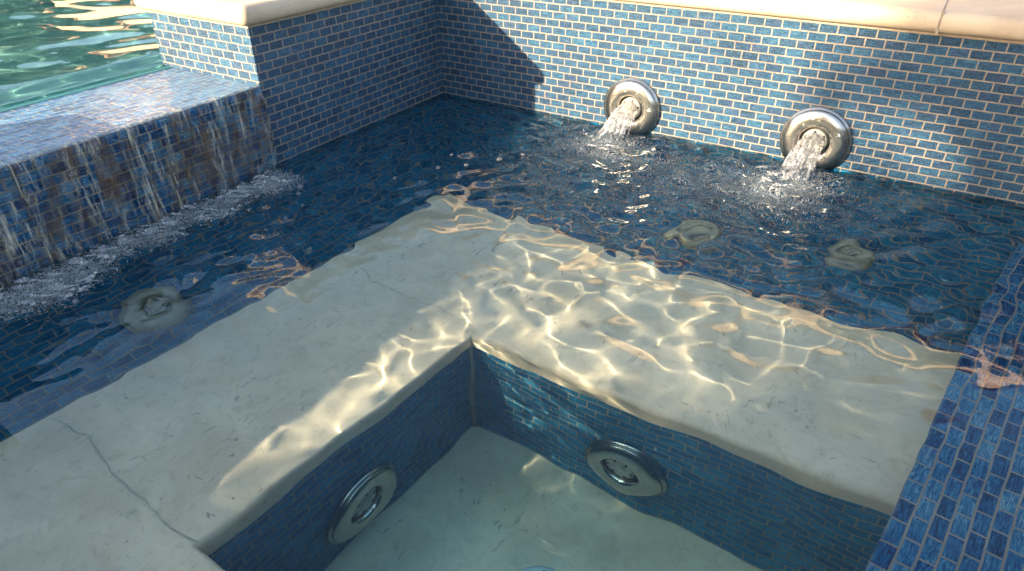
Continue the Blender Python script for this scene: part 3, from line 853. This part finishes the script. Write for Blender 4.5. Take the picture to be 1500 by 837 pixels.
def leaf_mat(name, a, b_):
    t = NT(name)
    oi = t.n('ShaderNodeTexCoord').outputs['Object']
    col = t.ramp(t.noise(oi, 2.2, 3), [(.3, a), (.7, b_)])
    d = t.n('ShaderNodeBsdfDiffuse'); tr = t.n('ShaderNodeBsdfTranslucent')
    t.l(col, d.inputs['Color']); t.l(col, tr.inputs['Color'])
    mx = t.n('ShaderNodeMixShader', i_Fac=.25); t.l(d.outputs[0], mx.inputs[1]); t.l(tr.outputs[0], mx.inputs[2])
    t.l(mx.outputs[0], t.out.inputs['Surface']); return t.m
LEAF = leaf_mat('leaves', (.03, .06, .015), (.08, .12, .03))
BARK = simple('bark', (.12, .08, .05), .9, var=.3, scale=20)
def tree(loc, height, rad, zc, nleaf, leaf, seed, label, sq=1.0):
    r = np.random.default_rng(seed)
    root = tag(empty('tree', [c / S for c in loc]), label, 'tree', 'trees round the terrace')
    m = MB()
    def limb(p, q, r0, r1, n=8):
        p, q = Vector(p), Vector(q); ax = (q - p).normalized(); u = ax.orthogonal().normalized(); v = ax.cross(u)
        for i in range(n):
            a0, a1 = 2 * PI * i / n, 2 * PI * (i + 1) / n
            m.quad([[c / S for c in (p + (u * math.cos(A) + v * math.sin(A)) * R_)] if False else tuple(c / S for c in (pt + (u * math.cos(A) + v * math.sin(A)) * R_)) for pt, A, R_ in ((p, a0, r0), (p, a1, r0), (q, a1, r1), (q, a0, r1))])
    limb((0, 0, 0), (.05, .05, zc - rad * .4), .22, .14)
    for k in range(7):
        a = 2 * PI * k / 7 + r.uniform(-.3, .3)
        limb((.05, .05, zc - rad * r.uniform(.3, .7)), (rad * .7 * math.cos(a), rad * .7 * math.sin(a), zc + rad * r.uniform(-.2, .5)), .09, .03, 6)
    m.build('trunk', BARK, root)
    # leaf faces gathered in clumps
    nc = 130
    cc = r.normal(size=(nc, 3)); cc /= np.linalg.norm(cc, axis=1)[:, None]; cc *= (r.uniform(.25, 1, nc) ** .5)[:, None] * rad * .92
    cc[:, 2] *= sq
    ci = r.integers(0, nc, nleaf)
    off = r.normal(size=(nleaf, 3)) * rad * .085
    c = cc[ci] + off; c[:, 2] += zc
    u = r.normal(size=(nleaf, 3)); u /= np.linalg.norm(u, axis=1)[:, None]
    w = np.cross(u, r.normal(size=(nleaf, 3))); w /= np.linalg.norm(w, axis=1)[:, None]
    sz = leaf * r.uniform(.6, 1.2, nleaf)[:, None]
    co = np.stack([c - u * sz, c + w * sz * .5, c + u * sz, c - w * sz * .5], 1).reshape(-1, 3)
    me = np_mesh('crown', co, np.arange(nleaf * 4).reshape(-1, 4))
    me.polygons.foreach_set('use_smooth', np.zeros(nleaf, dtype=bool))
    link_mesh('crown', me, LEAF, root)
# sun: travels along (.443, .897) in plan
AZ = Vector((.443, .897)).normalized(); EL = math.radians(17.9)
pr = Vector((AZ.y, -AZ.x))                 # to the right of the sunbeams in plan
def sunpos(p_tiles, dist): 
    v = pr * (p_tiles * S) - AZ * dist
    return v
DT = 17.0  # added unseen trees, crowns placed to keep sun off the right side
c = sunpos(79.8, DT)
tree((c.x, c.y, GZ * S), 9, 3.2, DT * math.tan(EL) - GZ * S + 1.6, 52000, .15, 3, 'unseen broadleaf tree added behind the viewer, its crown shaped to shade the right half of the spa')
c = sunpos(150.0, DT - 3)  # second added crown, carrying the shade further right
tree((c.x, c.y, GZ * S), 9, 3.0, DT * math.tan(EL) - GZ * S + .4, 16000, .17, 4, 'smaller unseen tree added behind the viewer to widen that shade')
# added unseen leafy screen; its level top and end cut off the lowest sunbeams
hr = np.random.default_rng(61)
DH = 8.5
hz_ = -9.1 * S + DH * math.tan(EL)
a0 = sunpos(28.2, DH)
hd = tag(empty('shade_screen', (0, 0, 0)), 'added leafy screen out of view behind the viewer, blocking the lowest sun', 'shade_screen')
nl_ = 26000
along = hr.uniform(0, 6.0, nl_); acr = hr.uniform(-.35, .35, nl_); up = GZ * S + (hz_ - GZ * S - .03) * hr.uniform(0, 1, nl_)
cc = np.stack([a0.x + pr.x * along + AZ.x * acr, a0.y + pr.y * along + AZ.y * acr, up], -1)
u = hr.normal(size=(nl_, 3)); u /= np.linalg.norm(u, axis=1)[:, None]
w_ = np.cross(u, hr.normal(size=(nl_, 3))); w_ /= np.linalg.norm(w_, axis=1)[:, None]
lz = .055 * hr.uniform(.6, 1.2, nl_)[:, None]
me = np_mesh('leaves', np.stack([cc - u * lz, cc + w_ * lz * .6, cc + u * lz, cc - w_ * lz * .6], 1).reshape(-1, 3), np.arange(nl_ * 4).reshape(-1, 4))
me.polygons.foreach_set('use_smooth', np.zeros(nl_, dtype=bool))
link_mesh('leaves', me, LEAF, hd)
for k in range(9):
    q0 = Vector((a0.x, a0.y, 0)) + Vector((pr.x, pr.y, 0)) * (.35 + k * .66)
    bm = bmesh.new(); bmesh.ops.create_cone(bm, cap_ends=True, segments=8, radius1=.03, radius2=.015, depth=hz_ - GZ * S - .3)
    for v in bm.verts: v.co += Vector((q0.x, q0.y, GZ * S + (hz_ - GZ * S - .3) / 2))
    bm_obj('stem', bm, BARK, hd, scale=1.0)
for i, (x_, y_, h_, lab) in enumerate(((-26.0, 9.8, 7.5, 'tall green tree just left of the stucco house'), (-28, 5.5, 8, 'tallest green tree at the far side of the pool'), (-27.5, 15, 8, 'green tree behind the far corner of the house'), (-31, 0, 7, 'green tree furthest left across the pool'))):
    tree((x_, y_, GZ * S), h_, 3.0, 4.2, 6000, .28, 40 + i, lab, 1.35)

# ------------------------------------------------------------------ floating bubbles one can count
BB = [(4.0, -18.8, .20), (3.3, -19.6, .15), (4.6, -19.5, .13), (3.0, -26.9, .12), (5.2, -17.6, .10), (7.8, -14.9, .12), (10.2, -11.0, .14), (11.6, -9.4, .18), (12.6, -8.2, .12),
      (3.4, -33.0, .15), (4.6, -32.3, .14), (3.2, -30.2, .10), (6.4, -23.4, .08), (9.1, -12.4, .16), (3.9, -22.4, .11), (2.9, -21.0, .14), (5.9, -20.4, .09), (8.6, -10.3, .10)]
WHERE = ['largest bubble drifting off the end of the waterfall foam', 'bubble close beside the largest one by the waterfall end', 'bubble just right of the largest one by the waterfall end',
         'small bubble in front of the middle of the waterfall', 'small bubble on dark water near the left wall', 'bubble on dark water above the back of the bench', 'bubble at the edge of the shade near the first jet',
         'big bubble where the shade meets the churned sunlit water', 'bubble nearest the first jet in the churned water', 'clear bubble ring at the near left end of the foam', 'clear bubble right of the one at the near left foam',
         'small bubble above the greenish submerged jet', 'tiny bubble over the dark seat back by the bench edge', 'pale bubble over the rear corner of the bench', 'bubble off the foam left of the second water rope', 'bubble off the foam between the two water ropes',
         'tiny bubble right of the foam on dark water', 'small bubble on the shaded water by the corner']
bme = None
for (bx_, by_, br_), lab in zip(BB, WHERE):
    if bme is None:
        co, f = spheres(np.zeros((1, 3)), np.ones(1), IV2, IF2, .75)
        bme = np_mesh('bubble', co * S, f); bme.materials.append(BUB)
    o = bpy.data.objects.new('bubble', bme); C.objects.link(o)
    o.location = (bx_ * S, by_ * S, (hz(bx_, by_) + br_ * .2) * S); o.scale = (br_,) * 3
    tag(o, lab, 'bubble', 'bubbles floating on the spa')

# ------------------------------------------------------------------ light, sky, camera
w = bpy.data.worlds.new('World'); scene.world = w; w.use_nodes = True
nt = w.node_tree; nt.nodes.clear()
sky = nt.nodes.new('ShaderNodeTexSky'); sky.sky_type = 'NISHITA'; sky.sun_disc = False
sky.ozone_density = .7; sky.dust_density = 2.5; sky.sun_elevation = EL; sky.sun_rotation = math.atan2(-AZ.x, -AZ.y) % (2 * PI)
bg = nt.nodes.new('ShaderNodeBackground'); bg.inputs[1].default_value = .14
wo = nt.nodes.new('ShaderNodeOutputWorld')
nt.links.new(sky.outputs[0], bg.inputs[0]); nt.links.new(bg.outputs[0], wo.inputs[0])
sun = bpy.data.lights.new('sun', 'SUN'); sun.energy = 4.9; sun.angle = math.radians(.5); sun.color = (1.0, .81, .58)
so = bpy.data.objects.new('sun', sun); C.objects.link(so)
dirv = Vector((AZ.x * math.cos(EL), AZ.y * math.cos(EL), -math.sin(EL)))
so.rotation_euler = dirv.to_track_quat('-Z', 'Y').to_euler()
sun.cycles.is_caustics_light = True

cam = bpy.data.cameras.new('camera'); cam.sensor_width = 36; cam.lens = 1000.7 / 1500 * 36; cam.clip_start = .02; cam.clip_end = 6000
oc = bpy.data.objects.new('camera', cam); C.objects.link(oc)
oc.location = (33.614 * S, -43.053 * S, 16.3625 * S)
oc.rotation_euler = (math.radians(57.4535), math.radians(.3189), math.radians(31.9314))
scene.camera = oc

scene.render.engine = 'CYCLES'
cy = scene.cycles
cy.max_bounces = 12; cy.diffuse_bounces = 4; cy.glossy_bounces = 5; cy.transmission_bounces = 10; cy.transparent_max_bounces = 24; cy.volume_bounces = 0
cy.caustics_refractive = True; cy.caustics_reflective = False
cy.sample_clamp_indirect = 6.0; cy.blur_glossy = .3
cy.use_denoising = True
try: cy.denoiser = 'OPENIMAGEDENOISE'; cy.denoising_input_passes = 'RGB_ALBEDO_NORMAL'
except Exception: pass
cy.use_adaptive_sampling = True; cy.adaptive_threshold = .01
vs_ = scene.view_settings
vs_.view_transform = 'Standard'; vs_.look = 'None'; vs_.exposure = 2.1; vs_.gamma = 1.0; vs_.use_curve_mapping = False
